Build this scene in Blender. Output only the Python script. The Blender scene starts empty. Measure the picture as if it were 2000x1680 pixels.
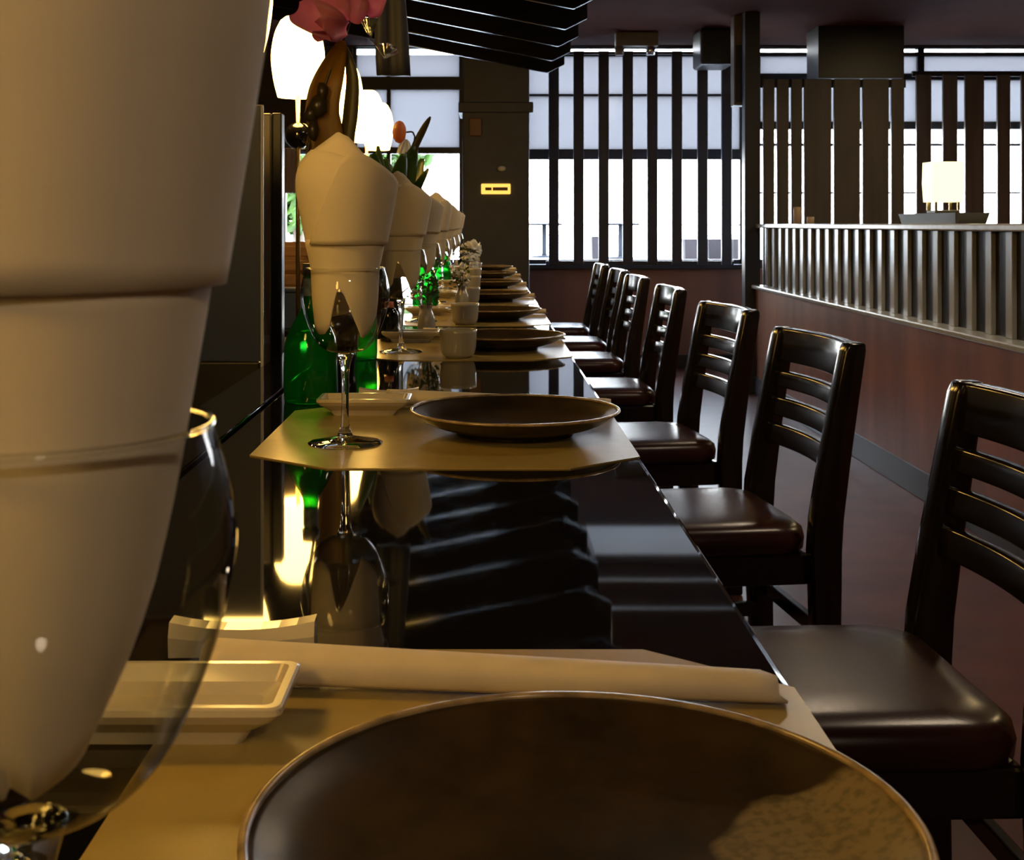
import bpy, bmesh, math, random
from mathutils import Vector, Matrix
random.seed(7)
C = bpy.context.scene
COL = C.collection
PI = math.pi
F = 2474.0                      # focal length in pixels of the 2000 px wide frame
EYE = 1.11                      # eye height
BAR = 0.894                     # counter top height
def P(x, y, d):                 # pixel + distance -> point (used to measure where things stand)
    return Vector(((x - 947) * d / F, d, EYE - (y - 438) * d / F))

# ---------------------------------------------------------------- camera, sky, exposure
cam_d = bpy.data.cameras.new('camera'); cam = bpy.data.objects.new('camera', cam_d); COL.objects.link(cam)
cam.location = (0, 0, EYE); cam.rotation_euler = (PI / 2, 0, 0)
cam_d.sensor_width = 36; cam_d.lens = 36 * F / 2000
cam_d.shift_x = 53 / 2000; cam_d.shift_y = -402 / 2000
cam_d.clip_start = 0.02; cam_d.clip_end = 300
cam_d.dof.use_dof = True; cam_d.dof.focus_distance = 1.15; cam_d.dof.aperture_fstop = 40
C.camera = cam
w = bpy.data.worlds.new('sky'); C.world = w; w.use_nodes = True
bg = w.node_tree.nodes['Background']
SKY = 12.0
tc = w.node_tree.nodes.new('ShaderNodeTexCoord'); sp = w.node_tree.nodes.new('ShaderNodeSeparateXYZ')
rp = w.node_tree.nodes.new('ShaderNodeValToRGB')
rp.color_ramp.elements[0].position = 0.0; rp.color_ramp.elements[0].color = (1, 1, 1, 1)
rp.color_ramp.elements[1].position = 0.6; rp.color_ramp.elements[1].color = (.62, .78, 1, 1)
w.node_tree.links.new(tc.outputs['Generated'], sp.inputs[0]); w.node_tree.links.new(sp.outputs['Z'], rp.inputs[0])
w.node_tree.links.new(rp.outputs[0], bg.inputs['Color']); bg.inputs['Strength'].default_value = SKY
C.view_settings.view_transform = 'Standard'; C.view_settings.look = 'None'
C.view_settings.exposure = 1.0; C.view_settings.gamma = 1.0; C.view_settings.use_curve_mapping = False
LAMP_COL = (1.0, .58, .13); LAMP_E = 11.0
def add_fill(x, y, power, col, r=.12):  # unseen fill light added at ceiling height to brighten the room, no fixture
    l = bpy.data.lights.new('ceiling_fill', 'AREA'); l.shape = 'DISK'; l.size = 2 * r; l.energy = power; l.color = col
    o = bpy.data.objects.new('ceiling_fill', l); COL.objects.link(o); o.location = (x, y, 2.485)
    return o
WARM = (1, .72, .36); SOFT = (1, .78, .54)
add_fill(.9, -1.7, 9, SOFT)
add_fill(1.4, 2.6, 5, SOFT); add_fill(1.4, 5.2, 6, SOFT)
add_fill(3.3, 4.2, 8, WARM); add_fill(3.3, 6.6, 7, WARM)

# ---------------------------------------------------------------- materials
def lin(c):
    return tuple((v / 255 / 12.92) if v / 255 <= .04045 else ((v / 255 + .055) / 1.055) ** 2.4 for v in c)
def mat(name, col, rough=.5, metal=0, spec=.5, noise=0, nscale=30, stretch=(1, 1, 1), bump=0, bscale=200, coat=0, col2=None, emit=None, estr=0, sss=0):
    m = bpy.data.materials.new(name); m.use_nodes = True
    nt = m.node_tree; b = nt.nodes['Principled BSDF']
    c = (*col, 1)
    b.inputs['Base Color'].default_value = c; b.inputs['Roughness'].default_value = rough
    b.inputs['Metallic'].default_value = metal; b.inputs['Specular IOR Level'].default_value = spec
    b.inputs['Coat Weight'].default_value = coat; b.inputs['Coat Roughness'].default_value = .06
    if emit:
        b.inputs['Emission Color'].default_value = (*emit, 1); b.inputs['Emission Strength'].default_value = estr
    tcn = nt.nodes.new('ShaderNodeTexCoord'); mp = nt.nodes.new('ShaderNodeMapping'); mp.inputs['Scale'].default_value = stretch
    nt.links.new(tcn.outputs['Object'], mp.inputs['Vector'])
    if noise or col2:
        n = nt.nodes.new('ShaderNodeTexNoise'); n.inputs['Scale'].default_value = nscale; n.inputs['Detail'].default_value = 5
        nt.links.new(mp.outputs[0], n.inputs['Vector'])
        r = nt.nodes.new('ShaderNodeValToRGB')
        k = 1 - noise
        r.color_ramp.elements[0].position = .3; r.color_ramp.elements[1].position = .7
        r.color_ramp.elements[0].color = (*(v * k for v in col), 1)
        r.color_ramp.elements[1].color = (*(col2 or tuple(min(1, v * (1 + noise)) for v in col)), 1)
        nt.links.new(n.outputs['Fac'], r.inputs[0]); nt.links.new(r.outputs[0], b.inputs['Base Color'])
    if bump:
        n2 = nt.nodes.new('ShaderNodeTexNoise'); n2.inputs['Scale'].default_value = bscale; n2.inputs['Detail'].default_value = 3
        nt.links.new(mp.outputs[0], n2.inputs['Vector'])
        bp = nt.nodes.new('ShaderNodeBump'); bp.inputs['Strength'].default_value = bump; bp.inputs['Distance'].default_value = .002
        nt.links.new(n2.outputs['Fac'], bp.inputs['Height']); nt.links.new(bp.outputs[0], b.inputs['Normal'])
    return m
def thin_glass(name, face=(1, 1, 1), edge=(.6, .63, .6), f0=.04, rough=0.0, pw=3.0):
    """a thin clear sheet: lets light through, reflects more at grazing angles, absorbs along its edge"""
    m = bpy.data.materials.new(name); m.use_nodes = True; nt = m.node_tree
    nt.nodes.remove(nt.nodes['Principled BSDF']); out = nt.nodes['Material Output']
    lw = nt.nodes.new('ShaderNodeLayerWeight'); lw.inputs['Blend'].default_value = .5
    p5 = nt.nodes.new('ShaderNodeMath'); p5.operation = 'POWER'; p5.inputs[1].default_value = 5
    ma = nt.nodes.new('ShaderNodeMath'); ma.operation = 'MULTIPLY_ADD'; ma.inputs[1].default_value = .85; ma.inputs[2].default_value = f0
    p3 = nt.nodes.new('ShaderNodeMath'); p3.operation = 'POWER'; p3.inputs[1].default_value = pw
    mx = nt.nodes.new('ShaderNodeMixRGB'); mx.inputs[1].default_value = (*face, 1); mx.inputs[2].default_value = (*edge, 1)
    tr = nt.nodes.new('ShaderNodeBsdfTransparent'); gl = nt.nodes.new('ShaderNodeBsdfGlossy'); gl.inputs['Roughness'].default_value = rough
    ms = nt.nodes.new('ShaderNodeMixShader'); L = nt.links.new
    L(lw.outputs['Facing'], p5.inputs[0]); L(p5.outputs[0], ma.inputs[0]); L(lw.outputs['Facing'], p3.inputs[0]); L(p3.outputs[0], mx.inputs[0])
    L(mx.outputs[0], tr.inputs[0]); L(ma.outputs[0], ms.inputs[0]); L(tr.outputs[0], ms.inputs[1]); L(gl.outputs[0], ms.inputs[2]); L(ms.outputs[0], out.inputs[0])
    return m
def frosted(name, col):
    m = bpy.data.materials.new(name); m.use_nodes = True; nt = m.node_tree
    nt.nodes.remove(nt.nodes['Principled BSDF']); out = nt.nodes['Material Output']
    t = nt.nodes.new('ShaderNodeBsdfTranslucent'); t.inputs[0].default_value = (*col, 1)
    g = nt.nodes.new('ShaderNodeBsdfGlossy'); g.inputs['Roughness'].default_value = .15; g.inputs[0].default_value = (.8, .8, .8, 1)
    ms = nt.nodes.new('ShaderNodeMixShader'); ms.inputs[0].default_value = .04
    nt.links.new(t.outputs[0], ms.inputs[1]); nt.links.new(g.outputs[0], ms.inputs[2]); nt.links.new(ms.outputs[0], out.inputs[0])
    return m
def clear_glass(name, col=(1, 1, 1), ior=1.45):
    m = bpy.data.materials.new(name); m.use_nodes = True; nt = m.node_tree
    nt.nodes.remove(nt.nodes['Principled BSDF']); g = nt.nodes.new('ShaderNodeBsdfGlass'); g.inputs['IOR'].default_value = ior
    g.inputs['Color'].default_value = (*col, 1); nt.links.new(g.outputs[0], nt.nodes['Material Output'].inputs[0]); return m
def leafy(name, col, trans=.5):
    m = bpy.data.materials.new(name); m.use_nodes = True; nt = m.node_tree; b = nt.nodes['Principled BSDF']
    b.inputs['Base Color'].default_value = (*col, 1); b.inputs['Roughness'].default_value = .4
    t = nt.nodes.new('ShaderNodeBsdfTranslucent'); t.inputs[0].default_value = (*(min(1, v * 1.3) for v in col), 1)
    n = nt.nodes.new('ShaderNodeTexNoise'); n.inputs['Scale'].default_value = 60
    mx = nt.nodes.new('ShaderNodeMixRGB'); mx.inputs[1].default_value = (*(v * .75 for v in col), 1); mx.inputs[2].default_value = (*(min(1, v * 1.2) for v in col), 1)
    nt.links.new(n.outputs[0], mx.inputs[0]); nt.links.new(mx.outputs[0], b.inputs['Base Color'])
    ms = nt.nodes.new('ShaderNodeMixShader'); ms.inputs[0].default_value = trans
    nt.links.new(b.outputs[0], ms.inputs[1]); nt.links.new(t.outputs[0], ms.inputs[2]); nt.links.new(ms.outputs[0], nt.nodes['Material Output'].inputs[0]); return m

M = {}
M['lacquer'] = mat('black_lacquer', (.006, .006, .008), .03, spec=.5)
M['edge'] = mat('counter_edge', (.03, .03, .035), .12, spec=.6)
M['bar_front'] = mat('bar_front_wood', (.03, .016, .012), .4, noise=.3, nscale=8, stretch=(1, 1, .1))
M['shelf'] = mat('black_shelf', (.008, .008, .01), .5)
M['espresso'] = mat('espresso_wood', (.010, .0075, .007), .16, spec=.6, noise=.3, nscale=20, stretch=(3, 3, .3), bump=.03, bscale=40)
M['vinyl'] = mat('brown_vinyl', (.036, .012, .011), .27, spec=.35, noise=.15, nscale=12, bump=.05, bscale=300)
M['floor'] = mat('red_brown_floor', (.11, .045, .035), .36, spec=.25, noise=.25, nscale=5, bump=.05, bscale=80)
M['ceiling'] = mat('maroon_ceiling', (.065, .021, .014), .95, spec=.05, noise=.1, nscale=4)
M['wall'] = mat('brown_wall', (.105, .055, .046), .6, noise=.12, nscale=3)
M['wainscot'] = mat('wainscot', (.22, .11, .088), .45, noise=.2, nscale=4, stretch=(1, 1, .2))
M['dark_wall'] = mat('dark_brown_wall', (.035, .02, .013), .6, noise=.3, nscale=6, stretch=(.4, .4, 3))
M['panel_wood'] = mat('cherry_panel', (.28, .115, .060), .38, noise=.3, nscale=5, stretch=(2, 1.2, .25))
M['ledge'] = mat('pale_ledge', (.42, .44, .44), .22, spec=.6, noise=.08, nscale=20)
M['slat_pale'] = mat('pale_slat', (.34, .35, .35), .25, spec=.6)
M['slat_black'] = mat('black_backing', (.008, .008, .009), .35)
M['baseboard'] = mat('grey_baseboard', (.045, .05, .058), .3)
M['slat_dark'] = mat('dark_slat_wood', (.030, .034, .052), .45, noise=.2, nscale=10, stretch=(2, 2, .2))
M['slat_brown'] = mat('brown_slat_wood', (.11, .08, .055), .45, noise=.25, nscale=10, stretch=(2, 2, .2))
M['board_brown'] = mat('grey_brown_board', (.11, .10, .095), .45, noise=.2, nscale=10, stretch=(2, 2, .2))
M['frame'] = mat('window_frame', (.018, .02, .026), .4)
M['pillar'] = mat('charcoal_pillar', (.036, .041, .058), .55, noise=.15, nscale=8)
M['canopy'] = mat('black_gloss_board', (.0035, .003, .003), .2, spec=.12, noise=.2, nscale=8, stretch=(.3, 2, 2))
M['film'] = frosted('lavender_window_film', (.210, .207, .213))
M['pane'] = thin_glass('window_pane', (.97, .98, .98), (.8, .85, .85), .03)
M['ground'] = mat('pale_paving', (.75, .74, .72), .9, noise=.08, nscale=2)
M['napkin'] = mat('cream_linen', (.74, .66, .52), .85, spec=.15, bump=.05, bscale=2200, noise=.03, nscale=15)
M['bowl'] = thin_glass('wine_bowl', (.98, .985, .97), (.13, .15, .11), .05, 0, 2.2)
M['stem'] = clear_glass('wine_stem', (.97, .98, .96))
M['plate'] = None
M['mat'] = mat('tan_placemat', (.36, .27, .09), .27, spec=.5, noise=.05, nscale=40, bump=.04, bscale=500)
M['paper'] = mat('paper_sleeve', (.66, .58, .45), .6, spec=.3, noise=.04, nscale=60)
M['ceramic'] = mat('white_glaze', (.52, .48, .40), .2, spec=.5, coat=.4)
M['green_glass'] = thin_glass('green_bottle_glass', (.06, .48, .10), (.0, .08, .012), .05, 0, 1.6)
nt_ = M['green_glass'].node_tree; last_ = nt_.nodes['Material Output'].inputs[0].links[0].from_socket     # slightly cloudy glass
tl_ = nt_.nodes.new('ShaderNodeBsdfTranslucent'); tl_.inputs[0].default_value = (.03, .40, .07, 1); mx_ = nt_.nodes.new('ShaderNodeMixShader'); mx_.inputs[0].default_value = .35
nt_.links.new(last_, mx_.inputs[1]); nt_.links.new(tl_.outputs[0], mx_.inputs[2]); nt_.links.new(mx_.outputs[0], nt_.nodes['Material Output'].inputs[0])
M['bottle_label'] = mat('blue_neck_label', (.10, .15, .28), .5, noise=.5, nscale=120)
M['cap'] = mat('dark_cap', (.04, .045, .06), .35)
M['navy'] = mat('navy_board', (.016, .034, .10), .45, noise=.1, nscale=6)
M['pale_edge'] = mat('pale_edge_trim', (.62, .6, .55), .35)
M['steel'] = mat('grey_steel', (.42, .39, .33), .4, metal=.2, noise=.08, nscale=5)
M['steel_dark'] = mat('dark_steel', (.06, .06, .058), .35, metal=.3)
M['brass'] = mat('brass', (.6, .42, .16), .25, metal=.9)
M['black_gloss'] = mat('black_gloss', (.006, .006, .007), .08, coat=.5)
M['shade'] = mat('glowing_shade', (.8, .72, .55), .5, emit=LAMP_COL, estr=LAMP_E)
M['lantern'] = mat('paper_lantern', (.8, .78, .6), .6, emit=(1, .93, .5), estr=.8)
M['diffuser'] = mat('ceiling_diffuser', (.6, .62, .65), .5, emit=(.75, .85, 1), estr=.15)
M['amber'] = mat('amber_sign', (.7, .36, .06), .5, emit=(1, .50, .09), estr=.8)
M['copper'] = mat('copper_brown', (.14, .06, .03), .5)
M['white_plastic'] = mat('white_plastic', (.6, .6, .58), .4)
M['beige_plastic'] = mat('beige_metal', (.22, .19, .155), .45)
M['chrome'] = mat('chrome', (.8, .8, .8), .08, metal=1)
M['pink'] = leafy('pink_petal', (.66, .27, .40), .5)
M['peach'] = leafy('peach_petal', (.62, .28, .16), .4)
M['white_petal'] = leafy('white_petal', (.8, .8, .76), .4)
M['ochre_leaf'] = leafy('ochre_leaf', (.34, .20, .025), .5)
M['olive_leaf'] = leafy('olive_leaf', (.10, .085, .02), .3)
M['green_leaf'] = leafy('green_leaf', (.06, .13, .015), .4)
M['stalk'] = mat('stalk', (.07, .06, .02), .5)
M['dark_bud'] = mat('dark_bud', (.045, .035, .015), .3)
M['pot'] = mat('dark_pot', (.02, .016, .013), .2, noise=.3, nscale=20)
M['navy_cloth'] = mat('navy_cloth', (.012, .013, .026), .7, noise=.2, nscale=20, bump=.1, bscale=500)
M['foil'] = mat('silver_foil', (.85, .85, .85), .12, metal=1, bump=.4, bscale=60)
M['crate'] = mat('crate_wood', (.22, .12, .06), .6, noise=.3, nscale=10, stretch=(.3, 3, 3))
M['blue_box'] = mat('blue_box', (.03, .06, .16), .5)
M['curtain'] = mat('white_curtain', (.6, .5, .48), .8)
M['candle'] = mat('beige_candle', (.5, .36, .24), .5)
M['tray'] = mat('grey_tray', (.13, .13, .11), .4)
M['soy'] = mat('soy_bottle', (.008, .012, .014), .08, coat=.4)
M['cup'] = mat('pale_cup', (.38, .36, .32), .18, coat=.3)
M['outdoor_dark'] = mat('outdoor_dark_metal', (.010, .012, .016), .8, spec=.1)
M['planter'] = mat('planter_brown', (.014, .011, .012), .8, spec=.1)
M['bark'] = mat('bark', (.08, .06, .04), .9)

def plate_material(name, splotch):
    m = bpy.data.materials.new(name); m.use_nodes = True; nt = m.node_tree; b = nt.nodes['Principled BSDF']; L = nt.links.new
    b.inputs['Roughness'].default_value = .28; b.inputs['Specular IOR Level'].default_value = .5
    tc = nt.nodes.new('ShaderNodeTexCoord')
    n = nt.nodes.new('ShaderNodeTexNoise'); n.inputs['Scale'].default_value = 22; n.inputs['Detail'].default_value = 8; n.inputs['Roughness'].default_value = .7
    L(tc.outputs['Object'], n.inputs['Vector'])
    r = nt.nodes.new('ShaderNodeValToRGB'); r.color_ramp.elements[0].position = .34; r.color_ramp.elements[1].position = .72
    r.color_ramp.elements[0].color = (.018, .013, .007, 1); r.color_ramp.elements[1].color = (.058, .036, .017, 1)
    L(n.outputs['Fac'], r.inputs[0]); last = r.outputs[0]
    sx = nt.nodes.new('ShaderNodeSeparateXYZ'); L(tc.outputs['Object'], sx.inputs[0])
    cx = nt.nodes.new('ShaderNodeCombineXYZ'); L(sx.outputs[0], cx.inputs[0]); L(sx.outputs[1], cx.inputs[1])
    if splotch:                                    # a pale unglazed patch near the rim
        dst = nt.nodes.new('ShaderNodeVectorMath'); dst.operation = 'DISTANCE'; dst.inputs[1].default_value = (.086, -.006, 0)
        wob = nt.nodes.new('ShaderNodeTexNoise'); wob.inputs['Scale'].default_value = 45; L(tc.outputs['Object'], wob.inputs['Vector'])
        add = nt.nodes.new('ShaderNodeMath'); add.operation = 'MULTIPLY_ADD'; add.inputs[1].default_value = .022
        L(cx.outputs[0], dst.inputs[0]); L(wob.outputs['Fac'], add.inputs[0]); L(dst.outputs['Value'], add.inputs[2])
        rr = nt.nodes.new('ShaderNodeValToRGB'); rr.color_ramp.elements[0].position = .0545; rr.color_ramp.elements[0].color = (1, 1, 1, 1)
        rr.color_ramp.elements[1].position = .057; rr.color_ramp.elements[1].color = (0, 0, 0, 1); L(add.outputs[0], rr.inputs[0])
        sn = nt.nodes.new('ShaderNodeTexNoise'); sn.inputs['Scale'].default_value = 260; L(tc.outputs['Object'], sn.inputs['Vector'])
        sr = nt.nodes.new('ShaderNodeValToRGB'); sr.color_ramp.elements[0].position = .35; sr.color_ramp.elements[1].position = .55
        sr.color_ramp.elements[0].color = (.13, .105, .06, 1); sr.color_ramp.elements[1].color = (.22, .175, .10, 1); L(sn.outputs[0], sr.inputs[0])
        mx = nt.nodes.new('ShaderNodeMixRGB'); L(rr.outputs[0], mx.inputs[0]); L(last, mx.inputs[1]); L(sr.outputs[0], mx.inputs[2]); last = mx.outputs[0]
    L(last, b.inputs['Base Color'])
    bp = nt.nodes.new('ShaderNodeBump'); bp.inputs['Strength'].default_value = .12; bp.inputs['Distance'].default_value = .002
    L(n.outputs['Fac'], bp.inputs['Height']); L(bp.outputs[0], b.inputs['Normal'])
    return m
M['plate'] = plate_material('brown_stoneware', False); M['plate_patch'] = plate_material('brown_stoneware_patch', True)
M['rim'] = mat('worn_rim_glaze', (.30, .22, .12), .22, noise=.4, nscale=80)

# ---------------------------------------------------------------- mesh helpers
def obj(name, bm, m, parent=None, smooth=False, loc=None, rz=0):
    bmesh.ops.recalc_face_normals(bm, faces=bm.faces)
    me = bpy.data.meshes.new(name); bm.to_mesh(me); bm.free()
    o = bpy.data.objects.new(name, me); COL.objects.link(o)
    me.materials.append(m)
    if smooth:
        for p in me.polygons: p.use_smooth = True
    if parent: o.parent = parent
    if loc is not None: o.location = loc
    o.rotation_euler.z = rz
    return o
def tag(o, label, cat=None, group=None, kind=None):
    if label: o['label'] = label
    if cat: o['category'] = cat
    if group: o['group'] = group
    if kind: o['kind'] = kind
    return o
def thing(name, label, cat, loc=(0, 0, 0), rz=0, group=None):
    o = bpy.data.objects.new(name, None); COL.objects.link(o); o.location = loc; o.rotation_euler.z = rz; o.empty_display_size = .05
    return tag(o, label, cat, group)
def dup(o, parent=None, loc=None, rz=None, label=None, group=None):
    c = o.copy(); COL.objects.link(c)
    if parent: c.parent = parent
    if loc is not None: c.location = loc
    if rz is not None: c.rotation_euler.z = rz
    if label: c['label'] = label
    if group: c['group'] = group
    for ch in list(o.children): dup(ch, c)
    return c
def box(x0, x1, y0, y1, z0, z1, bevel=0, seg=2, bm=None):
    bm = bm or bmesh.new()
    v = [bm.verts.new((x, y, z)) for x in (x0, x1) for y in (y0, y1) for z in (z0, z1)]
    fs = [bm.faces.new([v[i] for i in q]) for q in ((0, 1, 3, 2), (4, 6, 7, 5), (0, 4, 5, 1), (2, 3, 7, 6), (0, 2, 6, 4), (1, 5, 7, 3))]
    if bevel:
        es = list({e for f in fs for e in f.edges})
        bmesh.ops.bevel(bm, geom=es, offset=bevel, segments=seg, profile=.5, affect='EDGES')
    return bm
def hexa(a, b, bevel=0, seg=2, bm=None):
    """solid between quad a and quad b (4 points each, same order)"""
    bm = bm or bmesh.new()
    va = [bm.verts.new(p) for p in a]; vb = [bm.verts.new(p) for p in b]
    fs = [bm.faces.new(va), bm.faces.new(vb[::-1])] + [bm.faces.new((va[i], vb[i], vb[(i + 1) % 4], va[(i + 1) % 4])) for i in range(4)]
    if bevel:
        es = list({e for f in fs for e in f.edges})
        bmesh.ops.bevel(bm, geom=es, offset=bevel, segments=seg, profile=.5, affect='EDGES')
    return bm
def sweep(secs, bevel=0, seg=2):
    """solid through a list of 4-point sections"""
    bm = bmesh.new(); rows = [[bm.verts.new(p) for p in s] for s in secs]
    for a, b in zip(rows, rows[1:]):
        for i in range(4): bm.faces.new((a[i], a[(i + 1) % 4], b[(i + 1) % 4], b[i]))
    bm.faces.new(rows[0]); bm.faces.new(rows[-1])
    bmesh.ops.recalc_face_normals(bm, faces=bm.faces)
    if bevel:
        es = [e for e in bm.edges if len(e.link_faces) == 2 and e.calc_face_angle(0) > .6]
        bmesh.ops.bevel(bm, geom=es, offset=bevel, segments=seg, profile=.5, affect='EDGES')
    return bm
def lathe(prof, n=48, cx=0, cy=0, bm=None, caps=True):
    bm = bm or bmesh.new(); rows = []
    for r, z in prof:
        if r < 1e-6: rows.append([bm.verts.new((cx, cy, z))])
        else: rows.append([bm.verts.new((cx + r * math.cos(2 * PI * i / n), cy + r * math.sin(2 * PI * i / n), z)) for i in range(n)])
    for a, b in zip(rows, rows[1:]):
        for i in range(n):
            j = (i + 1) % n
            if len(a) == 1 and len(b) == 1: continue
            if len(a) == 1: bm.faces.new((a[0], b[j], b[i]))
            elif len(b) == 1: bm.faces.new((a[i], a[j], b[0]))
            else: bm.faces.new((a[i], a[j], b[j], b[i]))
    return bm
def spline(pts, n=10):
    """Catmull-Rom through points"""
    pts = [Vector(p) for p in pts]; out = []
    q = [pts[0] * 2 - pts[1]] + pts + [pts[-1] * 2 - pts[-2]]
    for i in range(1, len(q) - 2):
        for k in range(n):
            t = k / n; a, b, c, d = q[i - 1], q[i], q[i + 1], q[i + 2]
            out.append(.5 * ((2 * b) + (c - a) * t + (2 * a - 5 * b + 4 * c - d) * t * t + (3 * b - a - 3 * c + d) * t ** 3))
    out.append(pts[-1]); return out
def sprof(pts, n=8):
    return [(max(0, p.x), p.y) for p in spline([(a, b, 0) for a, b in pts], n)]
def tube(pts, r, n=8, bm=None, r2=None):
    bm = bm or bmesh.new(); rows = []; N = len(pts)
    for i, p in enumerate(pts):
        p = Vector(p); t = (Vector(pts[min(i + 1, N - 1)]) - Vector(pts[max(i - 1, 0)])).normalized()
        u = t.cross(Vector((.3, .2, 1)) if abs(t.z) < .9 else Vector((1, 0, 0))).normalized(); v = t.cross(u)
        rr = r if r2 is None else r + (r2 - r) * i / (N - 1)
        rows.append([bm.verts.new(p + u * rr * math.cos(2 * PI * k / n) + v * rr * math.sin(2 * PI * k / n)) for k in range(n)])
    for a, b in zip(rows, rows[1:]):
        for i in range(n): bm.faces.new((a[i], a[(i + 1) % n], b[(i + 1) % n], b[i]))
    bm.faces.new(rows[0]); bm.faces.new(rows[-1]); return bm
def ribbon(path, width, side, curl=0, bm=None, wf=None, thick=.0008):
    """a leaf or petal: a curved blade along path with a cupped section and real thickness"""
    bm = bm or bmesh.new(); N = len(path); rows = []; side = Vector(side).normalized(); K = 6
    for i, p in enumerate(path):
        p = Vector(p); t = (Vector(path[min(i + 1, N - 1)]) - Vector(path[max(i - 1, 0)])).normalized()
        s = (side - t * side.dot(t)).normalized(); n = t.cross(s); f = i / (N - 1)
        wd = width * (wf(f) if wf else max(.04, math.sin(PI * min(1, f * .95 + .05)) ** .7))
        rows.append([(p + s * wd * .5 * u + n * (curl * wd * (u * u)), n) for u in [(-1 + 2 * k / K) for k in range(K + 1)]])
    for sgn in (1, -1):
        vs = [[bm.verts.new(q + n * thick * .5 * sgn) for q, n in r] for r in rows]
        for a, b in zip(vs, vs[1:]):
            for k in range(K): bm.faces.new((a[k], a[k + 1], b[k + 1], b[k]))
        if sgn == 1: top = vs
        else: bot = vs
    def rimloop(v): return v[0] + [r[-1] for r in v[1:]] + v[-1][-2::-1] + [r[0] for r in v[-2:0:-1]]
    A, B = rimloop(top), rimloop(bot)
    for i in range(len(A)):
        j = (i + 1) % len(A); bm.faces.new((A[i], A[j], B[j], B[i]))
    return bm
def blob(c, r, bm=None, sx=1, sy=1, sz=1, sub=2):
    bm = bm or bmesh.new()
    bmesh.ops.create_icosphere(bm, subdivisions=sub, radius=r, matrix=Matrix.Translation(c) @ Matrix.Diagonal((sx, sy, sz, 1)))
    return bm
def rrect(x0, x1, y0, y1, r, z, n=5):
    pts = []
    for cx, cy, a0 in ((x1 - r, y1 - r, 0), (x0 + r, y1 - r, PI / 2), (x0 + r, y0 + r, PI), (x1 - r, y0 + r, 1.5 * PI)):
        for k in range(n + 1):
            a = a0 + PI / 2 * k / n; pts.append((cx + r * math.cos(a), cy + r * math.sin(a), z))
    return pts
def loft(rings, cap0=True, cap1=True):
    bm = bmesh.new(); rows = [[bm.verts.new(p) for p in r] for r in rings]; n = len(rows[0])
    for a, b in zip(rows, rows[1:]):
        for i in range(n): bm.faces.new((a[i], a[(i + 1) % n], b[(i + 1) % n], b[i]))
    if cap0: bm.faces.new(rows[0][::-1])
    if cap1: bm.faces.new(rows[-1])
    return bm
def struct(name, bm, m, parent=None, label=None, smooth=False):
    o = obj(name, bm, m, parent, smooth)
    if not parent: o['kind'] = 'structure'
    if label: o['label'] = label
    return o

# ---------------------------------------------------------------- room shell
FAR = 9.85; RX = 5.4; LX = -1.9; BK = -2.4; CEIL = 2.5
struct('floor', box(LX - .2, RX + .2, BK - .2, FAR + .2, -.12, 0), M['floor'], label='red-brown polished floor')
struct('ceiling', box(LX - .2, RX + .2, BK - .2, FAR + .2, CEIL, CEIL + .12), M['ceiling'], label='dark maroon ceiling')
struct('wall_left', box(LX - .15, LX, BK, FAR + .15, 0, CEIL), M['dark_wall'], label='dark brown wall behind the bar')
struct('wall_right', box(RX, RX + .15, BK, FAR + .15, 0, CEIL), M['wall'], label='brown side wall of the dining room')
struct('wall_rear', box(LX, RX, BK - .15, BK, 0, CEIL), M['wall'], label='brown wall at the near end of the room')
# far wall with its openings: a narrow window behind the bar, one beside the pillar, and the long screened windows
W = [(-1.585, -1.36, .86, 1.67), (-1.03, -.17, .80, 2.49), (.30, 2.02, .80, 2.49), (2.12, 5.2, .80, 2.49)]
wl = bmesh.new()
xs = [LX] + [v for a in W for v in a[:2]] + [RX]
for k in range(0, len(xs), 2): box(xs[k], xs[k + 1], FAR, FAR + .15, 0, CEIL, bm=wl)
for a in W:
    box(a[0], a[1], FAR, FAR + .15, 0, a[2], bm=wl); box(a[0], a[1], FAR, FAR + .15, a[3], CEIL, bm=wl)
struct('wall_far', wl, M['dark_wall'], label='dark far wall around the windows')
struct('trim_1', box(.30, 2.04, FAR - .03, FAR, .10, .765, .004), M['wainscot'], label='reddish brown wainscot under the middle window')
struct('trim_2', box(2.05, RX, FAR - .03, FAR, .10, .765, .004), M['wainscot'], label='brown wainscot right of the partition post')
struct('trim_3', box(.30, 2.04, FAR - .10, FAR, .765, .80, .004), M['frame'], label='dark sill board under the middle window')
struct('baseboard_far', box(-.2, RX, FAR - .045, FAR - .0005, 0, .10, .004), M['slat_black'], label='black baseboard of the far wall')
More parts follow.
